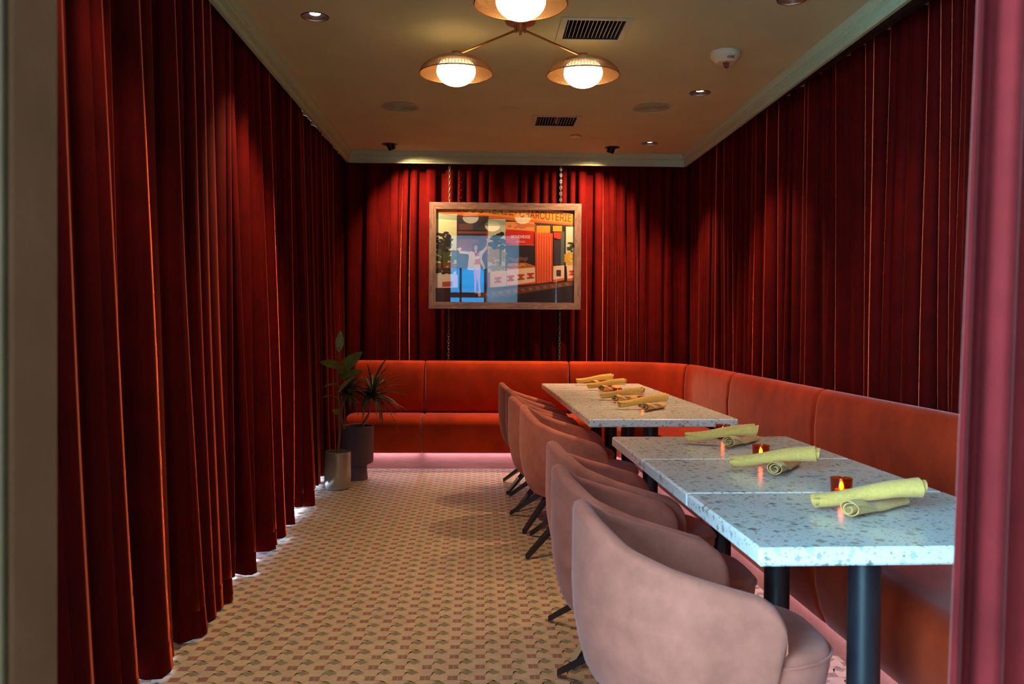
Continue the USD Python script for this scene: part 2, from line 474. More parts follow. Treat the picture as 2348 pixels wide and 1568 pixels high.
def lay(name, shapes, offs, matname, label):
    """the 300 largest in the photo as pieces of their own, the others joined"""
    items = [(x + o[0], y + o[1], k) for x, y in cells for k, o in enumerate(offs)]
    items = [it for it in items if -1.46 < it[0] < 2.12 and 1.05 < it[1] < 7.98]
    a = np.array(items)
    vis = in_view(a[:, 0], a[:, 1])
    order = np.lexsort((a[:, 1], ~vis))
    rest = []
    for n_, ix in enumerate(order):
        x, y, k = items[ix]
        v, f = shapes[int(k)]
        jit = np.array([x, y, rng.uniform(-.0003, .0003)])
        if n_ < 300 and vis[ix]:
            usdkit.mesh(stage, path_for(name, '/World/floor'), (v + jit, f), MAT[matname])
        else:
            rest.append((v + jit, f))
    p = obj(name, join(rest), matname, fl, smooth=False, kind='stuff')


lay('square_tile', [SQ], [(0, 0)], 'red_tile', '')
lay('diamond_tile', [DI], [(A / 2, A / 2)], 'green_tile', '')
lay('cream_tile', creams, [(0, 0), (0, 0)], 'cream_tile', '')
obj('floor', box(LX0 - .1, LX1 + .1, LY0 - .1, 1.0, -.0012, 0), 'lobby_floor', kind='structure', label='plain floor of the lobby')


# ------------------------------------------------------------------ velvet curtains
def curtain(point, s0, s1, z0, z1, seed, spacing, amp_top, amp_bot, nsub=12, nz=44, hem=.10, lean=.03, squash=1.0):
    """pleated sheet: point(s, depth, z) gives world positions; returns (body, hem) meshes. Folds are fine near the track and merge into deeper ones lower down."""
    r = np.random.default_rng(seed)
    n = max(4, int(round((s1 - s0) / spacing)))
    w_ = np.where(r.random(n) < .3, r.uniform(1.3, 2.1, n), r.uniform(.55, 1.15, n))
    edges = s0 + np.r_[0, np.cumsum(w_)] / w_.sum() * (s1 - s0)
    at_ = r.uniform(.55, 1.1, n + 2)
    ab_ = np.where(r.random(n + 2) < .45, r.uniform(.12, .45, n + 2), r.uniform(.9, 1.3, n + 2))
    dr = r.normal(0, 1, n + 2)
    ss = np.concatenate([np.linspace(edges[k], edges[k + 1], nsub, endpoint=False) for k in range(n)] + [[edges[-1]]])
    idx = np.clip(np.searchsorted(edges, ss, 'right') - 1, 0, n - 1)
    fr = (ss - edges[idx]) / (edges[idx + 1] - edges[idx])
    ph = 2 * PI * fr
    mix = sm(fr)
    lerp = lambda a: a[idx] * (1 - mix) + a[idx + 1] * mix
    zz = np.r_[np.linspace(z0, z0 + hem, 5), np.linspace(z0 + hem, z1, nz)[1:]]
    P = np.zeros((len(zz), len(ss), 3))
    for i, z in enumerate(zz):
        t = (z - z0) / (z1 - z0)
        amp = (amp_top * lerp(at_)) * t ** .7 + (amp_bot * lerp(ab_)) * (1 - t ** .7)
        d = amp * (np.cos(ph) * .8 + .2 * np.cos(2 * ph + dr[idx]))
        d += .012 * (meshkit.noise(np.stack([ss * 2.3, np.full_like(ss, z * .9), np.full_like(ss, seed)], -1)) - .5)
        sh = lean * lerp(dr) * (1 - t) * .5 + lean * .8 * (meshkit.noise(np.stack([ss * 1.7, np.full_like(ss, z * .6), np.full_like(ss, seed + 9.)], -1)) - .5)
        s_ = ss + sh * np.clip((ss - s0) / .1, 0, 1) * np.clip((s1 - ss) / .1, 0, 1) + squash * amp * .42 * np.sin(2 * ph)
        zb = z
        if i == 0:
            zb = z + .020 * np.clip(2 * meshkit.noise(np.stack([ss * 5, ss * 0, ss * 0 + seed], -1)) - .8, 0, 1)
        P[i] = point(s_, d, zb)
    hm = P[:5].copy()
    body = grid_mesh(P[4:])
    return body, grid_mesh(hm)


def hang(name, fn, args, kw, label, cloth='curtain_velvet'):
    b, h = curtain(fn, *args, **kw)
    t = thing(name, label, 'curtain')
    obj('drape', b, cloth, t, smooth=True)
    obj('hem', h, cloth, t, smooth=True)
    return t


def st(*a):
    return np.stack(np.broadcast_arrays(*a), -1)


hang('velvet_curtain', lambda s, d, z: st(-1.190 - .060 * z / 2.7 - .045 * sm((s - 5.8) / .5) + d * (1 - .5 * sm((s - 5.7) / .5)), s, z), (2.0, 7.74, .007, 2.716, 3, .122, .058, .105), dict(nsub=12), 'long floor-length dark red velvet curtain along the left wall')


def right_line(s):
    rear = 1.74 + .0355 * (6.98 - s) + .10
    return np.clip(rear + .098, 1.945, 2.12)


def right_c(s, d, z):
    return st(right_line(s) - d, s, z)


rc = hang('velvet_curtain', right_c, (1.2, 7.78, .02, 2.716, 11, .112, .048, .068), dict(nsub=12), 'dark red velvet curtain hanging along the right wall behind the bench')
ty_ = np.linspace(1.2, 7.6, 30)
obj('trim_5', prism(sg.LineString(np.stack([right_line(ty_) - .090, ty_], 1)).buffer(.014, cap_style=2), .046, 2.670), 'black_metal', kind='structure', label='dark curtain track behind the right crown moulding')
hang('velvet_curtain', lambda s, d, z: st(s, 7.865 - d * sm((s + 1.40) / .22), z), (-1.38, 2.02, .02, 2.716, 23, .112, .045, .075), dict(nsub=12), 'red velvet curtain across the back wall behind the hanging picture')
hang('velvet_curtain', lambda s, d, z: st(s + .026 * (z - 1.2) / 1.0, 1.06 - d, z), (.592, 1.22, .012, 2.64, 31, .056, .024, .030), dict(nsub=14, lean=.008, squash=.5), 'out of focus rose red velvet curtain drawn back at the right edge of the doorway', 'rose_velvet')

# ------------------------------------------------------------------ corner banquette
back_line = [(-1.10, 7.6), (.775, 7.6)]
arc_b = [(1.12 + .62 * math.sin(a), 6.98 + .62 * math.cos(a)) for a in np.linspace(0, PI / 2, 24)]
bx = lambda y: 1.74 + .0355 * (6.98 - y)
fx = lambda y: 1.205 - .030 * (y - 3.2)
arc_f = [(fx(6.87) - .3 + .3 * math.sin(a), 6.87 + .3 * math.cos(a)) for a in np.linspace(0, PI / 2, 24)]
FY = 7.145
corner_b = resample([(.775, 7.6)] + arc_b + [(bx(6.1), 6.1)], 81)
corner_f = resample([(.775, FY)] + [(x, y - 6.87 - .3 + FY) if False else (x, y) for x, y in arc_f] + [(fx(6.1), 6.1)], 81)
segs = []
for x0, x1 in ((-1.10, -.48), (-.48, .775)):
    segs.append((resample([(x0, 7.6), (x1, 7.6)], 25), resample([(x0, FY), (x1, FY)], 25)))
segs.append((corner_b[:41], corner_f[:41]))
segs.append((corner_b[40:], corner_f[40:]))
for y0, y1 in ((6.1, 4.65), (4.65, 3.1), (3.1, 1.62)):
    segs.append((resample([(bx(y0), y0), (bx(y1), y1)], 25), resample([(fx(y0), y0), (fx(y1), y1)], 25)))


def trim_ends(pl, g_=.003):
    """finer steps near both ends, for rounded panel edges; returns (points, inset 0..1 factors)"""
    pl = np.array(pl)
    d = np.r_[0, np.cumsum(np.linalg.norm(np.diff(pl, axis=0), axis=1))]
    L = d[-1]
    e = np.array([0, .004, .010, .018, .030, .05])
    s = np.r_[g_ + e, np.linspace(g_ + .08, L - g_ - .08, 22), (L - g_ - e)[::-1]]
    k = np.minimum(s - g_, L - g_ - s) / .03
    k = np.sqrt(np.clip(1 - (1 - np.clip(k, 0, 1)) ** 2, 0, 1))
    return s / L, k


def at_frac(pl, f):
    pl = np.array(pl)
    d = np.r_[0, np.cumsum(np.linalg.norm(np.diff(pl, axis=0), axis=1))]
    return np.stack([np.interp(f * d[-1], d, pl[:, k]) for k in range(2)], 1)


bench = thing('corner_banquette', 'rust orange velvet corner banquette running along the back and right walls', 'bench')
for b, f in segs:
    fr, k = trim_ends(b)
    B, Fp = at_frac(b, fr), at_frac(f, fr)
    dirn = (Fp - B) / np.linalg.norm(Fp - B, axis=1, keepdims=True)
    # backrest panel: closed section (inward offset, z), shrunk at the ends
    bs = np.array([(-.09, .44), (-.095, .60), (-.09, .85), (-.07, .877), (-.045, .885), (-.02, .877), (.0, .858), (.016, .80), (.026, .68), (.022, .54), (.012, .47), (0, .445), (-.04, .437)])
    cen = np.array([-.045, .66])
    P = []
    for i in range(len(fr)):
        sec = cen + (bs - cen) * np.array([1 - .40 * (1 - k[i]), 1 - .035 * (1 - k[i])])
        P.append([(B[i, 0] + dirn[i, 0] * a, B[i, 1] + dirn[i, 1] * a, z) for a, z in sec])
    m = grid_mesh(np.array(P), close_v=True, cap=True)
    m.fix_normals()
    obj('back_panel', m, 'bench_velvet', bench, smooth=50)
    dep = np.linalg.norm(Fp - B, axis=1)
    P = []
    for i in range(len(fr)):
        L = dep[i]
        ss_ = np.array([(.01, .425), (.03, .436), (L * .5, .450), (L - .08, .448), (L - .035, .438), (L - .004, .412), (L + .006, .375), (L + .002, .30), (L - .016, .22), (L - .042, .16), (L - .070, .140), (L * .5, .138), (.02, .138)])
        c2 = np.array([L * .5, .29])
        sec = c2 + (ss_ - c2) * np.stack([np.full(len(ss_), 1 - .05 * (1 - k[i])), 1 - .07 * (1 - k[i]) * (ss_[:, 1] > .29)], 1)
        P.append([(B[i, 0] + dirn[i, 0] * a, B[i, 1] + dirn[i, 1] * a, z) for a, z in sec])
    m = grid_mesh(np.array(P), close_v=True, cap=True)
    m.fix_normals()
    obj('seat_cushion', m, 'bench_velvet', bench, smooth=50)
toe = [(-1.08, 7.287), (.9, 7.287)] + [(fx(6.87) + .145 - .3 + .3 * math.sin(a), 6.987 + .3 * math.cos(a)) for a in np.linspace(0, PI / 2, 14)] + [(fx(1.64) + .145, 1.64)]
tk = np.array([[(x, y, .0), (x, y, .138)] for x, y in toe])
tm = trimesh.creation.extrude_polygon(sg.LineString(toe).buffer(.008, cap_style=2), .136, engine='earcut')
obj('toe_kick', tm, 'rosy_veneer', bench)
strip_line = [(-1.05, 7.25), (.855, 7.25)] + [(fx(6.87) + .105 - .3 + .3 * math.sin(a), 6.95 + .3 * math.cos(a)) for a in np.linspace(0, PI / 2, 14)] + [(fx(1.7) + .105, 1.7)]
obj('led_strip', prism(sg.LineString(strip_line).buffer(.006, cap_style=2).difference(unary_union([sg.Point(x, 7.25).buffer(.025) for x in (-.48, .775)])), .0024, .1356), 'strip_glow', bench)

# ------------------------------------------------------------------ terrazzo tables
TA = -.0275                     # the row runs a little askew
TW, TD, TH = .770, .606, .75


def make_table(loc, label):
    t = thing('dining_table', label, 'table', loc, -TA if False else math.atan(-TA), 'terrazzo tables in front of the bench')
    obj('tabletop', box(-TW / 2, TW / 2, -TD / 2, TD / 2, TH - .042, TH, .006), 'terrazzo', t, smooth=False)
    obj('pedestal', cyl(.041, TH - .06, 32, (0, 0, .012)), 'black_metal', t)
    obj('mounting_plate', cyl(.12, .008, 32, (0, 0, TH - .050)), 'black_metal', t)
    obj('base_plate', lathe([(0, 0), (.20, 0), (.205, .004), (.205, .008), (.19, .013), (.05, .018), (0, .018)], 40), 'black_metal', t)
    return t


tx = lambda y: .616 + TA * (y - 1.903) + TW / 2
tys = [1.903 + TD / 2 + .6105 * k for k in range(3)] + [4.387 + TD / 2 + .6105 * k for k in range(4)]
tl = ['pale blue terrazzo table nearest the doorway, black pedestal', 'terrazzo table in the middle of the near group of three', 'terrazzo table at the far end of the near group of three',
      'terrazzo table at the near end of the far group of four', 'second table from the front in the far group of four', 'third table from the front in the far group of four', 'terrazzo table farthest from the doorway, beside the back bench']
tb = make_table((tx(tys[0]), tys[0], 0), tl[0])
for k in range(1, 7):
    copy_of(tb.GetPath(), 'dining_table', tl[k], 'table', (tx(tys[k]), tys[k], 0), math.atan(-TA), 'terrazzo tables in front of the bench')


# ------------------------------------------------------------------ tub chairs
def make_chair(loc, rz, label):
    t = thing('tub_chair', label, 'chair', loc, rz, 'tub chairs along the table row')
    # plan of the shell's outer face, from the near arm's front round the back to the far arm's front
    th = np.linspace(0, PI, 41)
    arc = np.stack([-.305 * np.sin(th), -.272 * np.cos(th)], 1)
    front = np.stack([np.r_[np.linspace(.175, .14, 7), np.linspace(.11, .02, 5)], np.full(12, -.272)], 1)
    front[:, 1] += .012 * (front[:, 0] / .17)
    pl = np.vstack([front, arc, (front * [1, -1])[::-1]])
    nx = pl[:, 0]
    # top edge: steep fall from the high back, then a gentle one along the arms, rounded at the front
    top = np.interp(nx, [-.305, -.285, -.21, -.10, 0, .15, .18], [.785, .765, .712, .672, .645, .600, .592])
    cr_ = np.clip((nx - .105) / .07, 0, 1)
    top = top - .085 * (1 - np.sqrt(np.clip(1 - cr_ ** 2, 0, 1)))
    nrm = np.gradient(pl, axis=0)
    nrm = np.stack([nrm[:, 1], -nrm[:, 0]], 1)
    nrm /= np.linalg.norm(nrm, axis=1, keepdims=True)
    if (nrm[len(pl) // 2] @ np.array([-1, 0])) < 0:
        nrm = -nrm
    P = []
    thk = .048
    for i in range(len(pl)):
        zt = top[i]
        prof = []
        end = min(i, len(pl) - 1 - i)
        kk = math.sqrt(max(0, 1 - (1 - min(end / 5., 1)) ** 2))
        t_ = thk * (.35 + .65 * kk)
        for z_, sc in ((.300, .66), (.310, .74), (.335, .82), (.37, .885), (.42, .935), (.50, .985), (.58, 1.0)):
            zz = min(z_, zt - .03)
            prof.append((sc, -thk / 2 + t_ / 2, zz))
        prof += [(1.0, -thk / 2 + t_ / 2 - .001, zt - .022), (1.0, -thk / 2 + t_ * .38, zt - .008), (1.0, -thk / 2, zt), (1.0, -thk / 2 - t_ * .38, zt - .008), (1.0, -thk / 2 - t_ / 2, zt - .024)]
        for z_, sc in ((.52, .99), (.42, .93), (.37, .86), (.335, .78), (.31, .66)):
            zz = min(z_, zt - .03)
            prof.append((sc, -thk / 2 - t_ / 2, zz))
        row = []
        for sc, o, z in prof:
            q = pl[i] * np.array([sc, sc]) + nrm[i] * o
            row.append((q[0], q[1], z))
        P.append(row)
    m = grid_mesh(np.array(P), close_v=True, cap=True)
    m.fix_normals()
    obj('backrest', m, 'chair_fabric', t, smooth=55)
    # seat: thick cushion, square-shouldered in plan
    a = np.linspace(0, 2 * PI, 56, endpoint=False)
    c_, s_ = np.cos(a), np.sin(a)
    e = .62
    ux, uy = np.sign(c_) * np.abs(c_) ** e, np.sign(s_) * np.abs(s_) ** e
    rows = []
    for z, k in ((.285, .30), (.287, .62), (.297, .80), (.32, .90), (.36, .965), (.41, .995), (.435, 1.0), (.452, .985), (.462, .95), (.468, .86), (.470, .6), (.471, .3)):
        hw = np.where(ux > 0, .232 - .02 * ux, .222)
        rows.append(np.stack([.055 + ux * k * .285, uy * k * hw, np.full_like(a, z) - .012 * (ux > .5) * (ux - .5) * (z > .4)], -1))
    m = grid_mesh(np.array(rows), close_v=True, cap=True)
    m.fix_normals()
    obj('seat', m, 'chair_fabric', t, smooth=50)
    a2 = np.linspace(0, 2 * PI, 57)
    pip = np.stack([.055 + .287 * np.sign(np.cos(a2)) * np.abs(np.cos(a2)) ** e, (.233 - .02 * np.clip(np.cos(a2), 0, 1)) * np.sign(np.sin(a2)) * np.abs(np.sin(a2)) ** e, np.full_like(a2, .434)], 1)
    sel = pip[(pip[:, 0] > .12)]
    sel = sel[np.argsort(np.arctan2(sel[:, 1], sel[:, 0]))]
    obj('piping', tube(sel, .0035, 6), 'chair_fabric', t)
    obj('hub', cat([cyl(.034, .115, 24, (0, 0, .180)), cyl(.075, .012, 24, (0, 0, .278))]), 'black_metal', t)
    for k in range(4):
        an = PI / 4 + k * PI / 2
        p0, p1 = np.array([.02, 0, .235]), np.array([.350, 0, .014])
        lm = []
        for q, (w2, h2) in ((p0, (.017, .020)), (p1, (.011, .0125))):
            lm += [(q[0], sx * w2, q[2] + sz * h2) for sx in (-1, 1) for sz in (-1, 1)]
        obj('leg', T(trimesh.convex.convex_hull(np.array(lm)), rz=an), 'black_metal', t, smooth=False)
    return t


chair_spots = [(.545, 2.235, .00), (.535, 2.795, .02), (.560, 3.36, .08), (.520, 4.745, -.10), (.475, 5.33, .12), (.475, 5.89, .05), (.440, 6.45, .02)]
cl = ['nearest tub chair, pink in the daylight, cropped by the bottom edge', 'second tub chair from the doorway, dusty pink and half hidden', 'third tub chair, lit orange on the inside of its backrest',
      'rust brown tub chair facing the gap after the near tables', 'fifth tub chair from the doorway, overlapped by the rust brown one', 'sixth tub chair from the doorway, only its rim showing', 'farthest tub chair, by the back bench']
ch = make_chair((chair_spots[0][0], chair_spots[0][1], 0), chair_spots[0][2], cl[0])
for k in range(1, 7):
    x, y, a = chair_spots[k]
    copy_of(ch.GetPath(), 'tub_chair', cl[k], 'chair', (x, y, 0), a, 'tub chairs along the table row')


# ------------------------------------------------------------------ napkins and candles
def roll_mesh(seed, L=.272, R=.0265, lift=0.0):
    """a cloth rolled up: a spiral ribbon whose outer edge runs diagonally round the roll"""
    r = np.random.default_rng(seed)
    nt_, ns = 26, 64
    ts = np.linspace(0, 1, nt_)
    P = np.zeros((nt_, 2 * ns, 3))
    th = .0022
    for i, t in enumerate(ts):
        turns = 2.45 + .42 * (t - .5)
        u = np.linspace(0, 1, ns)
        ang = 2 * PI * turns * u + 1.0
        flare = 1 + .10 * (t - .5) + .05 * math.sin(3 * t + seed) + .10 * max(0, (t - .8) / .2)
        rad = (.006 + (R - .006) * u ** .8) * flare * (1 + .03 * np.sin(3 * ang + 5 * t))
        ro, ri = rad + th / 2, rad - th / 2
        # tapered diagonal edge
        x = (t - .5) * L + .008 * np.sin(ang * .5 + seed) * (1 if t > .98 or t < .02 else 0)
        zsq, ysq = .86, 1.06
        o = np.stack([np.broadcast_to(x, ang.shape), ysq * ro * np.cos(ang), zsq * ro * np.sin(ang)], 1)
        n_ = np.stack([np.broadcast_to(x, ang.shape), ysq * ri * np.cos(ang), zsq * ri * np.sin(ang)], 1)
        P[i] = np.vstack([o, n_[::-1]])
    m = grid_mesh(P, close_v=True)
    # close both ends of the ribbon
    f = [m.faces]
    nv = 2 * ns
    for base, fl_ in ((0, 1), ((nt_ - 1) * nv, -1)):
        for k in range(ns - 1):
            a, b, c, d = base + k, base + k + 1, base + nv - 2 - k, base + nv - 1 - k
            f.append(np.array([(a, c, b), (a, d, c)])[:, ::fl_])
    m = trimesh.Trimesh(m.vertices, np.vstack(f), process=False)
    v = np.array(m.vertices)
    v[:, 2] -= v[:, 2].min()
    t = v[:, 0] / L + .5
    if lift:
        v[:, 2] += lift * (.55 * t + .45 * sm((t - .1) / .7))
    else:                                   # pressed flatter towards the covered end
        v[:, 2] *= 1 - .42 * sm((t - .12) / .3)
    return trimesh.Trimesh(v, m.faces, process=False)


# for each place: upper roll (left end, right end), lower roll (front end, back end), on the table plane
pairs = [((.885, 2.262), (1.155, 2.235), (.918, 2.150), (1.160, 2.345)),
         ((.850, 2.892), (1.095, 2.805), (.945, 2.755), (1.085, 2.985)),
         ((.850, 3.495), (1.085, 3.420), (.975, 3.375), (1.135, 3.580)),
         ((.785, 4.845), (1.040, 4.860), (.890, 4.705), (1.045, 4.960)),
         ((.765, 5.415), (.985, 5.290), (.815, 5.235), (.975, 5.445)),
         ((.795, 6.180), (.990, 6.095), (.840, 6.015), (.985, 6.230)),
         ((.765, 6.665), (.985, 6.605), (.850, 6.510), (.995, 6.700))]
where = ['on the table nearest the doorway', 'on the middle table of the near group', 'on the last table of the near group', 'on the front table of the far group', 'on the second table of the far group', 'on the third table of the far group', 'on the farthest table']
protos = []
for k, (a0, a1, b0, b1) in enumerate(pairs):
    for q, (p0, p1) in enumerate(((b0, b1), (a0, a1))):
        p0, p1 = np.array(p0), np.array(p1)
        c = (p0 + p1) / 2
        ang = math.atan2(*(p1 - p0)[::-1])
        lab = ('mustard napkin roll lying under its pair ' if q == 0 else 'mustard napkin roll resting across its pair ') + where[k]
        tilt, z = 0.0, TH + .0005
        if len(protos) < 2:
            x = UsdGeom.Xform.Define(stage, path_for('napkin_roll'))
            obj('cloth', roll_mesh(3 + q, lift=.042 * q), 'napkin_cloth', x.GetPrim(), smooth=60)
            x.AddTranslateOp().Set(Gf.Vec3d(c[0], c[1], z))
            x.AddRotateZOp().Set(math.degrees(ang))
            x.AddRotateYOp().Set(math.degrees(tilt))
            tag(x, lab, 'napkin', 'mustard napkin rolls')
            protos.append(x.GetPath())
        else:
            copy_of(protos[q], 'napkin_roll', lab, 'napkin', (c[0], c[1], z), ang, 'mustard napkin rolls', tilt=tilt)


def make_candle(loc, label):
    t = thing('candle_holder', label, 'candle', loc, 0, 'amber glass candles')
    obj('glass_cup', lathe([(0, 0), (.024, 0), (.0275, .003), (.031, .058), (.0302, .0595), (.029, .058), (.0258, .007), (.022, .005), (0, .005)], 36), 'amber_glass', t)
    c = obj('tea_light', lathe([(0, .0055), (.0185, .0055), (.019, .007), (.019, .025), (.0175, .027), (.006, .026), (0, .026)], 28), 'wax', t)
    obj('flame', lathe([(0, .025), (.004, .027), (.0066, .032), (.0058, .040), (.003, .047), (0, .051)], 16), 'flame_glow', c)
    return t


cpos = [(1.020, 2.42), (.998, 3.06), (1.030, 3.66), (.943, 5.02), (.887, 5.60), (.930, 6.30), (.895, 6.75)]
cd = make_candle((*cpos[0], TH + .0005), 'amber glass candle holder with lit tea light ' + where[0])
for k in range(1, 7):
    copy_of(cd.GetPath(), 'candle_holder', 'amber glass candle holder with lit tea light ' + where[k], 'candle', (*cpos[k], TH + .0005), 0, 'amber glass candles')


# ------------------------------------------------------------------ framed photograph on chains
PX0, PX1, PZ0, PZ1, PY = -.458, .885, 1.340, 2.277, 7.705
pic = thing('framed_picture', 'framed colour photograph of an old shop front, hung on chains', 'picture', (PX0, PY, PZ0))
Wp, Hp, FB, FD = PX1 - PX0, PZ1 - PZ0, .060, .040


def rail(pts):
    P = np.array([[(x, y, z) for x, z in pts] for y in (0, FD)])
    v = P.reshape(-1, 3)
    f = [(0, 1, 2), (0, 2, 3), (4, 6, 5), (4, 7, 6)] + [q for i in range(4) for q in ((i, 4 + i, 4 + (i + 1) % 4), (i, 4 + (i + 1) % 4, (i + 1) % 4))]
    m = trimesh.Trimesh(v, np.array(f), process=False)
    m.fix_normals()
    return m


e_ = .0006
obj('frame_rail', rail([(0, Hp), (Wp, Hp), (Wp - FB - e_, Hp - FB), (FB + e_, Hp - FB)]), 'walnut_rail', pic, smooth=False)
obj('frame_rail', rail([(0, 0), (Wp, 0), (Wp - FB - e_, FB), (FB + e_, FB)]), 'walnut_rail', pic, smooth=False)
obj('frame_stile', rail([(0, e_), (FB, FB + e_), (FB, Hp - FB - e_), (0, Hp - e_)]), 'walnut_stile', pic, smooth=False)
obj('frame_stile', rail([(Wp, e_), (Wp - FB, FB + e_), (Wp - FB, Hp - FB - e_), (Wp, Hp - e_)]), 'walnut_stile', pic, smooth=False)
obj('backing_board', box(FB - .008, Wp - FB + .008, .0172, .039, FB - .008, Hp - FB + .008), 'duct_black', pic)
obj('glass', box(FB - .005, Wp - FB + .005, .0065, .0075, FB - .005, Hp - FB + .005), 'picture_glass', pic, smooth=False)
# the print: flat inks, in the print's own units (0..1242 across, 0..830 down)
IW, IH = Wp - 2 * FB + .004, Hp - 2 * FB + .004
inks, layer = [], 0


def to_print(x, y):
    return FB - .002 + np.asarray(x) / 1242 * IW, FB - .002 + (1 - np.asarray(y) / 830) * IH


clip = sg.box(0, 0, 1242, 830)


def ink(col, pts=None, poly=None):
    global layer
    p = poly if poly is not None else sg.Polygon(pts)
    p = p.buffer(0).intersection(clip)
    layer += 1
    for g_ in getattr(p, 'geoms', [p]):
        if g_.is_empty or g_.geom_type != 'Polygon' or g_.area < 1:
            continue
        v, f = trimesh.creation.triangulate_polygon(g_, engine='earcut')
        X, Z = to_print(v[:, 0], v[:, 1])
        inks.append((np.stack([X, np.full(len(X), .0168 - layer * .00005), Z], 1), f, lin(*col)))


def R_(col, x0, y0, x1, y1):
    ink(col, [(x0, y0), (x1, y0), (x1, y1), (x0, y1)])


def blobs(col, cx, cy, rx, ry, n, s, seed):
    r = np.random.default_rng(seed)
    ps = []
    for _ in range(n):
        a, q = r.uniform(0, 2 * PI), math.sqrt(r.uniform(0, 1))
        c = sg.Point(cx + rx * q * math.cos(a), cy + ry * q * math.sin(a)).buffer(s * r.uniform(.5, 1.3), 5)
        ps.append(affinity.scale(c, r.uniform(.9, 1.6), r.uniform(.55, 1.0)))
    ink(col, poly=unary_union(ps))


def words(col, text, x, y, h, slope=0.0, bold=True, width=None):
    global layer
    m = meshkit.text_mesh(text, 1.0, .01, bold=bold)
    stretch = 1.0 if width is None else width / h / m.bounds[1, 0]
    v, f = np.array(m.vertices), np.array(m.faces)
    keep = (np.abs(v[f][:, :, 2]).max(1) < 1e-6)
    f = f[keep]
    layer += 1
    X0 = x + v[:, 0] * h * stretch
    Y0 = y - v[:, 1] * h + (X0 - x) * slope
    if len(f):
        X, Z = to_print(X0, Y0)
        ok = ((Y0 > 2) & (X0 < 1240))[f].all(1)
        inks.append((np.stack([X, np.full(len(X), .0168 - layer * .00005), Z], 1), f[ok], lin(*col)))


R_((58, 26, 24), 0, 0, 1242, 830)
ink((240, 150, 20), [(0, 0), (1080, 0), (1242, 40), (1242, 135), (560, 75), (0, 22)])          # sign board over the shop
ink((215, 95, 15), [(0, 10), (560, 62), (1242, 120), (1242, 138), (560, 88), (0, 34)])
ink((70, 40, 40), [(1020, 0), (1242, 0), (1242, 40), (1120, 12)])
words((140, 52, 18), 'BOUCHERIE', 170, 18, 62, .060, width=520)
R_((140, 52, 18), 706, 20, 722, 32)
words((140, 52, 18), 'CHARCUTERIE', 742, 64, 66, .085, width=470)
R_((205, 208, 165), 0, 45, 190, 600)                                                          # painted landscape panels
ink((150, 165, 140), [(0, 35), (190, 55), (190, 100), (0, 90)])
blobs((70, 80, 35), 100, 390, 95, 95, 46, 22, 1)
blobs((38, 26, 20), 70, 290, 70, 90, 34, 18, 2)
blobs((120, 72, 25), 95, 520, 95, 40, 26, 22, 3)
ink((45, 28, 20), [(52, 330), (60, 330), (66, 540), (48, 540)])
blobs((52, 34, 20), 70, 555, 100, 20, 16, 14, 30)
R_((52, 24, 26), 186, 60, 470, 640)                                                           # doorway
R_((34, 16, 24), 200, 75, 455, 205)
R_((96, 48, 30), 205, 130, 330, 185)
R_((130, 62, 30), 195, 198, 452, 216)
R_((118, 40, 22), 200, 268, 380, 400)
R_((70, 18, 18), 380, 230, 452, 520)
ink((170, 45, 30), [(452, 190), (468, 185), (486, 740), (466, 740)])
R_((200, 204, 172), 466, 85, 622, 560)
ink((150, 170, 145), [(466, 85), (622, 100), (622, 140), (466, 130)])
blobs((160, 130, 25), 548, 420, 76, 70, 40, 20, 5)
blobs((32, 30, 22), 560, 280, 62, 70, 26, 20, 6)
blobs((32, 30, 22), 530, 320, 55, 28, 14, 15, 7)
ink((40, 28, 18), [(572, 340), (584, 340), (588, 520), (568, 520)])
blobs((150, 140, 90), 548, 520, 70, 28, 26, 14, 8)
R_((240, 150, 22), 622, 108, 882, 200)                                                        # shop window and blind
blobs((205, 110, 20), 750, 140, 120, 20, 16, 16, 44)
ink((212, 34, 20), [(626, 175), (876, 190), (876, 320), (626, 300)])
words((244, 226, 206), 'BOUCHERIE', 672, 252, 25, .012, width=172)
words((244, 200, 180), 'R. GRUGG', 720, 292, 15, .012, width=76)
R_((200, 80, 24), 630, 308, 880, 318)
R_((42, 30, 42), 634, 320, 880, 505)
blobs((120, 80, 50), 740, 440, 90, 14, 16, 13, 9)
ink((190, 112, 30), [(640, 480), (800, 470), (890, 500), (640, 512)])
blobs((226, 150, 50), 745, 492, 95, 10, 22, 8, 10)
ink((246, 214, 178), [(486, 555), (634, 545), (634, 690), (486, 705)])
ink((226, 110, 35), [(634, 520), (904, 500), (904, 512), (634, 534)])
ink((248, 222, 188), [(636, 536), (904, 512), (904, 640), (636, 680)])
ink((232, 92, 25), [(636, 680), (904, 640), (904, 668), (636, 716)])
ink((225, 85, 30), [(488, 705), (634, 688), (634, 716), (488, 732)])
for x, y in ((525, 606), (640, 590), (732, 578), (818, 566)):
    ink((206, 62, 32), [(x, y), (x + 62, y - 5), (x + 62, y + 11), (x + 46, y + 13), (x + 46, y + 32), (x + 62, y + 31), (x + 62, y + 46), (x, y + 52), (x, y + 36), (x + 16, y + 34), (x + 16, y + 17), (x, y + 18)])
ink((190, 70, 20), [(882, 125), (896, 126), (908, 660), (892, 664)])
R_((232, 160, 30), 900, 140, 1022, 205)
ink((238, 96, 40), [(893, 205), (1046, 208), (1046, 640), (908, 660)])                         # door curtain of strips
r_ = np.random.default_rng(4)
for k in range(13):
    x = 897 + k * 11.4
    ink((250, 128, 70) if k % 2 else (216, 62, 28), [(x, 208), (x + 5, 208), (x + 6 + k * .2, 630 + r_.uniform(-20, 26)), (x + 2, 632 + r_.uniform(-20, 26))])
R_((236, 164, 40), 1046, 140, 1128, 190)
ink((205, 60, 35), [(1052, 196), (1122, 196), (1118, 262), (1056, 250)])
R_((60, 44, 52), 1052, 265, 1150, 490)
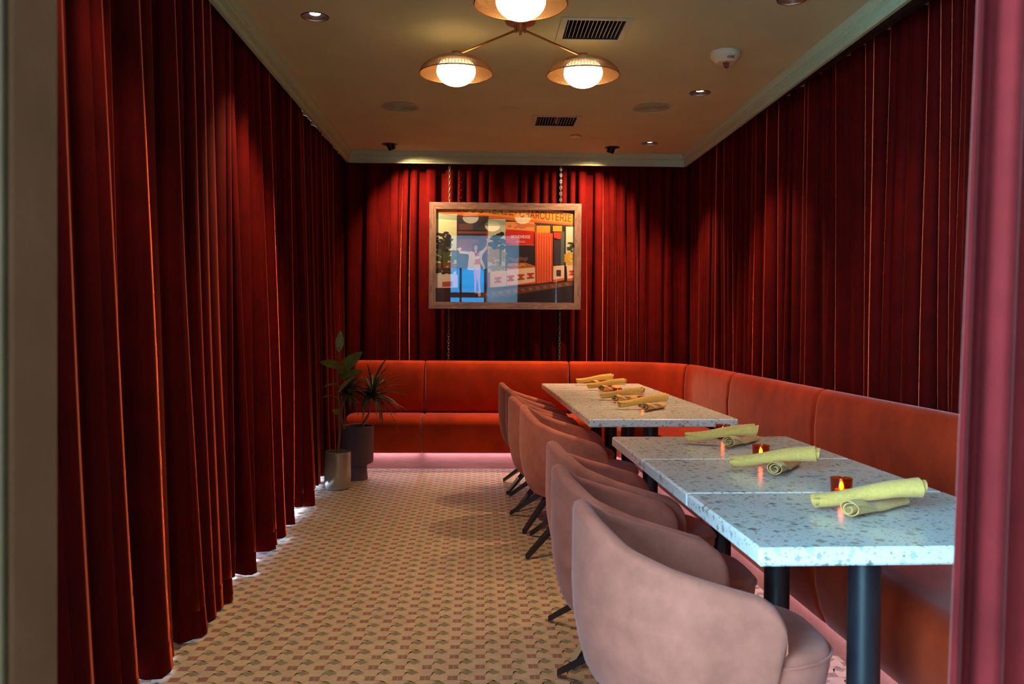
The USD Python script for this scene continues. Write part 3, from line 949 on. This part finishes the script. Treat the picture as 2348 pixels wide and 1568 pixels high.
ink((88, 96, 88), [(1120, 190), (1152, 190), (1152, 490), (1120, 490)])
ink((244, 206, 166), [(1052, 500), (1152, 492), (1152, 610), (1052, 625)])
R_((62, 40, 52), 1080, 535, 1122, 592)
ink((222, 100, 30), [(1052, 622), (1152, 606), (1152, 626), (1052, 646)])
ink((48, 24, 30), [(1150, 138), (1166, 140), (1180, 630), (1162, 634)])
R_((206, 206, 170), 1164, 145, 1242, 500)
blobs((44, 56, 34), 1215, 330, 26, 42, 16, 13, 12)
blobs((214, 160, 40), 1200, 430, 42, 50, 22, 15, 13)
ink((244, 206, 170), [(1172, 498), (1242, 494), (1242, 606), (1180, 612)])
ink((206, 62, 32), [(1196, 540), (1242, 536), (1242, 552), (1226, 554), (1226, 566), (1242, 564), (1242, 580), (1196, 584), (1196, 570), (1210, 568), (1210, 555), (1196, 556)])
ink((216, 100, 34), [(1178, 612), (1242, 604), (1242, 628), (1180, 638)])
ink((228, 206, 186), [(0, 590), (198, 585), (198, 700), (0, 705)])                              # pale base of the first panel
ink((190, 80, 60), [(60, 650), (150, 645), (150, 690), (60, 694)])
R_((30, 80, 140), 202, 545, 460, 670)                                                         # blue barrier in the doorway
R_((22, 52, 96), 202, 660, 460, 690)
ink((66, 36, 34), [(0, 705), (460, 700), (1242, 628), (1242, 830), (0, 830)])                     # pavement and road
ink((120, 72, 52), [(380, 748), (900, 672), (1242, 632), (1242, 668), (700, 760), (380, 800)])
for k in range(12):
    x = 430 + k * 66
    y = 752 - (x - 430) * .137
    ink((160, 104, 72), [(x, y), (x + 30, y - 4), (x + 44, y + 20), (x + 14, y + 24)])
ink((44, 30, 38), [(690, 772), (1242, 672), (1242, 830), (560, 830)])
# the person in the doorway: hair, jacket, legs
ink((226, 150, 112), [(372, 395), (398, 395), (402, 560), (396, 640), (404, 735), (388, 742), (376, 640), (352, 560), (345, 505)])
ink((216, 132, 92), [(346, 515), (372, 540), (366, 650), (362, 735), (345, 740), (346, 640), (338, 560)])
ink((196, 100, 60), [(345, 405), (400, 405), (398, 500), (338, 500)])
ink((238, 220, 206), [(330, 495), (400, 490), (398, 530), (365, 540), (334, 520)])
ink((236, 214, 200), [(344, 425), (392, 415), (390, 440), (350, 446)])
ink((216, 206, 206), [(205, 370), (300, 378), (345, 372), (352, 440), (340, 545), (282, 540), (296, 420), (290, 402), (214, 396)])
ink((206, 196, 200), [(385, 380), (420, 360), (448, 330), (462, 346), (420, 402), (412, 440), (446, 530), (432, 538), (400, 480)])
ink((226, 150, 112), [(448, 336), (456, 290), (452, 258), (464, 258), (466, 300), (462, 346)])
ink((232, 190, 165), [(190, 352), (222, 340), (232, 356), (214, 372), (196, 368)])
ink((32, 16, 16), poly=sg.Point(354, 330).buffer(31))
ink((32, 16, 16), [(326, 330), (384, 330), (382, 385), (330, 380)])
ink((226, 152, 116), poly=affinity.scale(sg.Point(357, 344).buffer(19), .85, 1.2))
ink((226, 152, 116), [(348, 362), (368, 362), (366, 392), (350, 392)])
ink((60, 26, 22), [(346, 338), (354, 338), (354, 342), (346, 342)])
ink((60, 26, 22), [(360, 338), (368, 338), (368, 342), (360, 342)])
ink((180, 60, 56), [(350, 355), (364, 355), (360, 360), (354, 360)])
ink((240, 222, 212), [(372, 735), (404, 735), (402, 775), (384, 778)])
ink((200, 130, 100), [(345, 735), (366, 735), (382, 752), (350, 756)])
V, Fc, Cc, k0 = [], [], [], 0
for v, f, c in inks:
    V.append(v)
    Fc.append(f + k0)
    Cc.append(np.tile(c, (len(v), 1)))
    k0 += len(v)
obj('print', trimesh.Trimesh(np.vstack(V), np.vstack(Fc), process=False), 'print_ink', pic, tint=np.vstack(Cc), label='colour print of a shop front with a person in white')


def link_mesh():
    a = np.linspace(0, 2 * PI, 16, endpoint=False)
    P = np.stack([.0075 * np.cos(a), np.zeros(16), .011 * np.sin(a) + .006 * np.sign(np.sin(a))], 1)
    rows = []
    for i in range(16):
        t = P[(i + 1) % 16] - P[i - 1]
        t /= np.linalg.norm(t)
        n1 = np.cross(t, [0, 1, 0])
        b = np.arange(6) * PI / 3
        rows.append(P[i] + .0026 * (np.cos(b)[:, None] * n1 + np.sin(b)[:, None] * np.array([0, 1., 0])))
    m = grid_mesh(np.array(rows), close_u=True, close_v=True)
    m.fix_normals()
    return m


lk = link_mesh()
for x, lab in ((-.284, 'thin metal chain holding the left side of the picture'), (.705, 'thin metal chain holding the right side of the picture')):
    ms = []
    z = CZ - .018
    k = 0
    while z > .80:
        ms.append(T(lk, (x, 7.755, z), rz=(PI / 2) * (k % 2) + .3))
        z -= .0275
        k += 1
    ms.append(cyl(.012, .008, 16, (x, 7.755, CZ - .008)))
    obj('hanging_chain', cat(ms), 'steel', label=lab, cat='chain', group=None)


# ------------------------------------------------------------------ ceiling fittings
def spot(path, loc, aim, inten, cone, soft=.6, col=WARM, radius=.02):
    l = UsdLux.SphereLight.Define(stage, path)
    d = np.array(aim, float) - np.array(loc, float)
    d /= np.linalg.norm(d)
    z = -d
    x = np.cross([0, 1, 0] if abs(d[1]) < .9 else [1, 0, 0], z)
    x /= np.linalg.norm(x)
    y = np.cross(z, x)
    l.AddTransformOp().Set(Gf.Matrix4d(*x, 0, *y, 0, *z, 0, *map(float, loc), 1))
    l.CreateRadiusAttr(radius)
    l.CreateIntensityAttr(inten)
    l.CreateColorAttr(Gf.Vec3f(*col))
    l.CreateNormalizeAttr(True)
    s = UsdLux.ShapingAPI.Apply(l.GetPrim())
    s.CreateShapingConeAngleAttr(cone)
    s.CreateShapingConeSoftnessAttr(soft)
    return l


dlab = ['recessed downlight at the left of the ceiling, near the curtain', None, 'recessed downlight on the right, beyond the fire alarm', 'recessed downlight at the far right, by the back crown moulding', None]
hid = ['recessed downlight on the left, nearer the doorway, outside the frame', 'recessed downlight on the right, above the near tables', 'recessed downlight on the right, nearest the doorway']
hi = iter(hid)
for k, (x, y) in enumerate(DL):
    t = thing('downlight', dlab[k] or next(hi), 'ceiling light', (x, y, CZ), 0, 'recessed downlights')
    obj('trim_ring', lathe([(.0625, .004), (.0625, -.002), (.066, -.003), (.068, 0), (.068, .0), (.0645, .004)], 40), 'dark_metal', t)
    obj('reflector', lathe([(.0625, .002), (.060, .012), (.050, .034), (.036, .055), (.030, .060)], 40), 'dark_metal', t)
    obj('lamp', lathe([(0, .012), (.024, .012), (.027, .016), (.030, .061), (0, .062)], 30), 'lamp_glow', t)
    spot(f'{t.GetPath()}/beam', (0, 0, .006), (0, 0, -1), DOWN * (.3 if y < 3 else .35 if y < 4 else 1.0), 46, .7)
for k, (x, y) in enumerate(gimbals):
    aim = np.array([-.32 if k == 0 else .78, 7.82, 1.72])
    t = thing('picture_light', ('left' if k == 0 else 'right') + ' dark swivel lamp under the ceiling, turned to the picture', 'ceiling light', (x, y, CZ), 0, 'swivel picture lights')
    obj('trim_ring', lathe([(.040, .004), (.040, -.003), (.062, -.004), (.066, 0), (.063, .004)], 36), 'dark_metal', t)
    d = aim - np.array([x, y, CZ])
    d /= np.linalg.norm(d)
    s0 = np.array([0, 0, .01])
    body = tube([s0 - d * .02, s0 + d * .055], [.031, .031], 24)
    obj('lamp_body', body, 'dark_metal', t)
    rim = tube([s0 + d * .0551, s0 + d * .058], [.033, .033], 24)
    obj('lamp_rim', rim, 'steel', t)
    obj('lamp', tube([s0 + d * .0581, s0 + d * .0585], [.022, .022], 20), 'lamp_glow', t)
    p = s0 + d * .065
    spot(f'{t.GetPath()}/beam', tuple(p), tuple(p + d), GIMBAL, 58, 1.0)

for k, (x, y) in enumerate(vents):
    t = thing('air_vent', ('larger-looking square air vent beside the chandelier' if k == 0 else 'square air vent towards the back wall, near the sprinkler cover'), 'vent', (x, y, CZ), 0, 'square ceiling vents')
    h, o = .145, .178
    fr_ = sg.box(-o, -o, o, o).difference(sg.box(-h, -h, h, h))
    obj('frame', prism(fr_, .004, -.0045), 'vent_paint', t, smooth=False)
    obj('duct', box(-h, h, -h, h, .10, .11), 'duct_black', t)
    wls = cat([box(-h, -h + .003, -h, h, -.002, .10), box(h - .003, h, -h, h, -.002, .10), box(-h, h, -h, -h + .003, -.002, .10), box(-h, h, h - .003, h, -.002, .10)])
    obj('duct_lining', wls, 'duct_black', t)
    ns = 14
    for q in range(ns):
        sx = -h + .018 + q * (2 * h - .03) / (ns - 1) - .003
        tl_ = .25 if (k == 0 or q != 7) else -.5
        obj('slat', T(box(-.0012, .0012, -h + .004, h - .004, -.011, .011), (sx, 0, .014), ry=tl_), 'slat_metal', t, smooth=False)
    for q in (-1, 1):
        obj('screw', cyl(.004, .002, 12, (q * .162, 0, -.006)), 'slat_metal', t)

for (x, y, r), lab in zip(((-.569, 6.09, .135), (1.17, 6.004, .135)), ('round flush ceiling speaker on the left', 'round flush ceiling speaker on the right')):
    t = thing('ceiling_speaker', lab, 'speaker', (x, y, CZ), 0, 'flush round speakers')
    obj('rim', lathe([(r, .0), (r + .004, -.004), (r - .004, -.006), (r - .008, -.003), (r - .008, 0)], 48), 'vent_paint', t)
    ms = [lathe([(.010 + q * .0105, -.001), (.013 + q * .0105, -.0035), (.016 + q * .0105, -.001)], 48) for q in range(int((r - .02) / .0105))]
    obj('grille', cat(ms + [cyl(r - .006, .0006, 48, (0, 0, -.001))]), 'grille_cloth', t)
for (x, y, r), lab in zip(((.165, 5.165, .062), (.198, 6.13, .078)), ('faint round cover plate between the two far globes', 'faint round cover plate in the middle of the ceiling')):
    obj('cover_plate', T(lathe([(0, -.005), (r * .8, -.005), (r, -.003), (r, 0), (0, 0)], 40), (x, y, CZ)), 'ceiling_paint', label=lab, cat='ceiling plate')
obj('sprinkler_cover', T(lathe([(0, -.012), (.036, -.012), (.042, -.009), (.042, -.004), (.030, -.003), (.030, 0), (0, 0)], 36), (.744, 6.951, CZ)), 'white_plastic', label='small pale round sprinkler cover near the back of the ceiling', cat='sprinkler')

# fire alarm: round sounder with strobe and lettering
t = thing('fire_alarm', 'round white fire alarm with clear strobe on the ceiling', 'fire alarm', (1.325, 4.735, CZ), 0)
obj('body', lathe([(0, -.060), (.046, -.060), (.052, -.057), (.076, -.032), (.079, -.028), (.080, -.022), (.080, -.004), (.077, 0), (0, 0)], 44), 'white_plastic', t)
tm = meshkit.text_mesh('FIRE', .013, .0008, bold=True)
tm.apply_translation([-tm.bounds[:, 0].mean(), -tm.bounds[:, 1].mean(), 0])
tm.apply_transform(np.array([[1, 0, 0, .012], [0, -.7071, -.7071, -.0665], [0, .7071, -.7071, -.0470], [0, 0, 0, 1]]))
obj('lettering', tm, 'lettering', t, smooth=False)
obj('strobe', T(trimesh.convex.convex_hull(np.array([(sx * .014, sy * .012, 0) for sx in (-1, 1) for sy in (-1, 1)] + [(sx * .010, sy * .006 - .004, -.030) for sx in (-1, 1) for sy in (-1, 1)])), (.002, -.006, -.060), rz=.5), 'clear_lens', t, smooth=False)
obj('sound_slot', box(-.040, -.028, -.010, -.007, -.0605, -.0595), 'lettering', t)

# ------------------------------------------------------------------ chandelier
CX, CY = .185, 4.286
chd = thing('chandelier', 'three-armed brass chandelier with frosted globes under mesh shades', 'chandelier', (CX, CY, CZ))
obj('canopy', lathe([(0, -.022), (.060, -.022), (.072, -.018), (.075, -.010), (.075, 0), (0, 0)], 44), 'copper_canopy', chd)
obj('hub', cat([cyl(.013, .040, 20, (0, 0, -.060)), cyl(.008, .024, 20, (0, 0, -.076))] + [cyl(.0075, .036, 14, (.027 * math.cos(a), .027 * math.sin(a), -.060)) for a in (.5, 2.6, 4.7)]), 'brass', chd)
gl = [(-.134 - CX, 4.5 - CY, 2.520 - CZ), (.520 - CX, 4.5 - CY, 2.522 - CZ), (.152 - CX, 3.50 - CY, 2.522 - CZ)]
dome = [(.018 + (.187 - .018) * math.sin(q * PI / 2) ** 1.0, .082 - .096 * (1 - math.cos(q * PI / 2)) ** .8) for q in np.linspace(0, 1, 46)]
for gx, gy, gz in gl:
    v = np.array([gx, gy])
    obj('arm', tube([(0.03 * gx, .03 * gy, -.046), (gx, gy, gz + .084)], .0062, 12), 'brass', chd)
    sh = []
    for r_i, z_i in dome:
        a = np.arange(65) * 2 * PI / 64
        ring = np.stack([r_i * np.cos(a), r_i * np.sin(a), np.full(65, z_i)], 1)
        P = []
        for b in range(4):
            bb = b * PI / 2 + PI / 4
            P.append(np.stack([(r_i + .0010 * math.cos(bb)) * np.cos(a[:-1]), (r_i + .0010 * math.cos(bb)) * np.sin(a[:-1]), np.full(64, z_i + .0011 * math.sin(bb))], 1))
        sh.append(grid_mesh(np.array(P), close_u=True, close_v=True))
    for q in range(72):
        a = q * 2 * PI / 72
        sh.append(tube([(r_i * math.cos(a), r_i * math.sin(a), z_i) for r_i, z_i in dome[::4] + dome[-1:]], .0010, 3, cap=False))
    a = np.linspace(0, 2 * PI, 65)
    rim = tube(np.stack([.187 * np.cos(a), .187 * np.sin(a), np.full(65, dome[-1][1])], 1), .0028, 6, cap=False)
    shp = obj('shade', T(cat(sh), (gx, gy, gz)), 'brass_mesh', chd)
    obj('rim', T(rim, (gx, gy, gz)), 'brass', shp)
    ell = lathe([(.101 * math.cos(b), .076 * math.sin(b)) for b in np.linspace(-PI / 2, PI / 2, 22)], 44)
    obj('globe', T(ell, (gx, gy, gz)), 'globe_glow', chd)
    obj('lamp_holder', T(cyl(.022, .028, 24, (0, 0, .072)), (gx, gy, gz)), 'brass', chd)

# ------------------------------------------------------------------ potted plants
def leaf(L, Wd, bend=.35, fold=.12, n=12, stalk=.0):
    """a blade along +x with a midrib crease, drooping along its length"""
    s = np.linspace(0, 1, n)
    w = Wd * np.sin(PI * np.clip(s, 0, 1) ** .85) ** .8
    w[0] = w[-1] = Wd * .02
    P = []
    for i in range(n):
        an = bend * s[i]
        cx, cz = L * s[i] * math.cos(an * .6), -L * s[i] * math.sin(an * .6)
        P.append([(cx, q * w[i], cz + abs(q) * fold * w[i]) for q in (-1, -.5, 0, .5, 1)])
    top = np.array(P)
    bot = top - np.array([0, 0, .0012])
    m = cat([grid_mesh(top), grid_mesh(bot[:, ::-1])])
    return m


def place_leaf(m, base, azim, elev, rollv=0.0):
    M = trimesh.transformations.euler_matrix(rollv, 0, 0)
    m = m.copy()
    m.apply_transform(M)
    m.apply_transform(trimesh.transformations.rotation_matrix(-elev, [0, 1, 0]))
    m.apply_transform(trimesh.transformations.rotation_matrix(azim, [0, 0, 1]))
    m.apply_translation(base)
    return m


def spiky_head(t, c, n, L0, L1, seed, stem=None):
    r = np.random.default_rng(seed)
    for k in range(n):
        el = r.uniform(-.5, 1.35)
        az = r.uniform(0, 2 * PI)
        L = r.uniform(L0, L1)
        if math.cos(az) < -.2:
            L *= .55
        obj('leaf', place_leaf(leaf(L, .0088, bend=r.uniform(.2, 1.1), fold=.4, n=8), (c[0], c[1], c[2] + r.uniform(-.03, .03)), az, el), 'spiky_leaf', t, smooth=True)


p1 = thing('potted_plant', 'tall rubber plant with large leaves in a shiny beige pot', 'potted plant', (-1.040, 6.42, 0))
obj('pot', lathe([(0, 0), (.076, 0), (.086, .006), (.094, .04), (.097, .10), (.096, .272), (.091, .276), (.086, .272), (.086, .225), (0, .225)], 48), 'glazed_pot', p1)
obj('soil', lathe([(0, .236), (.05, .234), (.0855, .226)], 32), 'soil', p1)
obj('stem', tube(resample([(0.0, .0, .22), (.012, .01, .42), (.0, .02, .62), (-.012, .02, .82), (.004, .03, 1.04)], 14), np.linspace(.010, .005, 14), 8), 'bark', p1)
for (bz, az, el, L, wd, bd, rl) in ((1.0, 1.2, 1.40, .165, .030, .1, .6), (.88, 2.9, .55, .17, .050, .5, -.5), (.84, .15, .85, .24, .056, .25, .9), (.80, -.2, .55, .19, .038, .5, .8), (.76, 3.4, .2, .13, .04, .7, .3), (.70, .6, .95, .18, .036, .4, -.8), (.66, 2.5, .4, .15, .036, .7, .2), (.58, -1.6, .3, .14, .036, .8, .2)):
    obj('leaf', place_leaf(leaf(L, wd, bd, .15, 14), (0.0, .02, bz), az, el, rl), 'rubber_leaf', p1, smooth=True)
p2 = thing('potted_plant', 'spiky dracaena in a dark goblet-shaped clay pot', 'potted plant', (-.945, 6.80, 0))
obj('pot', lathe([(0, 0), (.074, 0), (.076, .004), (.068, .108), (.076, .116), (.112, .132), (.118, .150), (.122, .40), (.124, .415), (.119, .420), (.112, .415), (.110, .37), (0, .37)], 48), 'clay_pot', p2)
obj('soil', lathe([(0, .38), (.06, .378), (.111, .371)], 32), 'soil', p2)
obj('stem', tube(resample([(.03, -.03, .36), (.05, -.10, .44), (.10, -.12, .53), (.11, -.12, .66)], 12), np.linspace(.012, .008, 12), 8), 'bark', p2)
obj('stem', tube(resample([(-.03, -.02, .36), (-.10, -.10, .42), (-.11, -.16, .52), (-.08, -.16, .68)], 12), np.linspace(.012, .008, 12), 8), 'bark', p2)
spiky_head(p2, (.12, -.12, .67), 96, .18, .37, 5)
spiky_head(p2, (-.06, -.15, .69), 92, .12, .22, 6)
for az, el, L in ((.5, .9, .22), (1.4, 1.0, .20), (-.2, .75, .2)):
    obj('leaf', place_leaf(leaf(L, .030, 1.4, .1, 14), (.06, -.12, .62), az, el, .4), 'striped_leaf', p2, smooth=True)
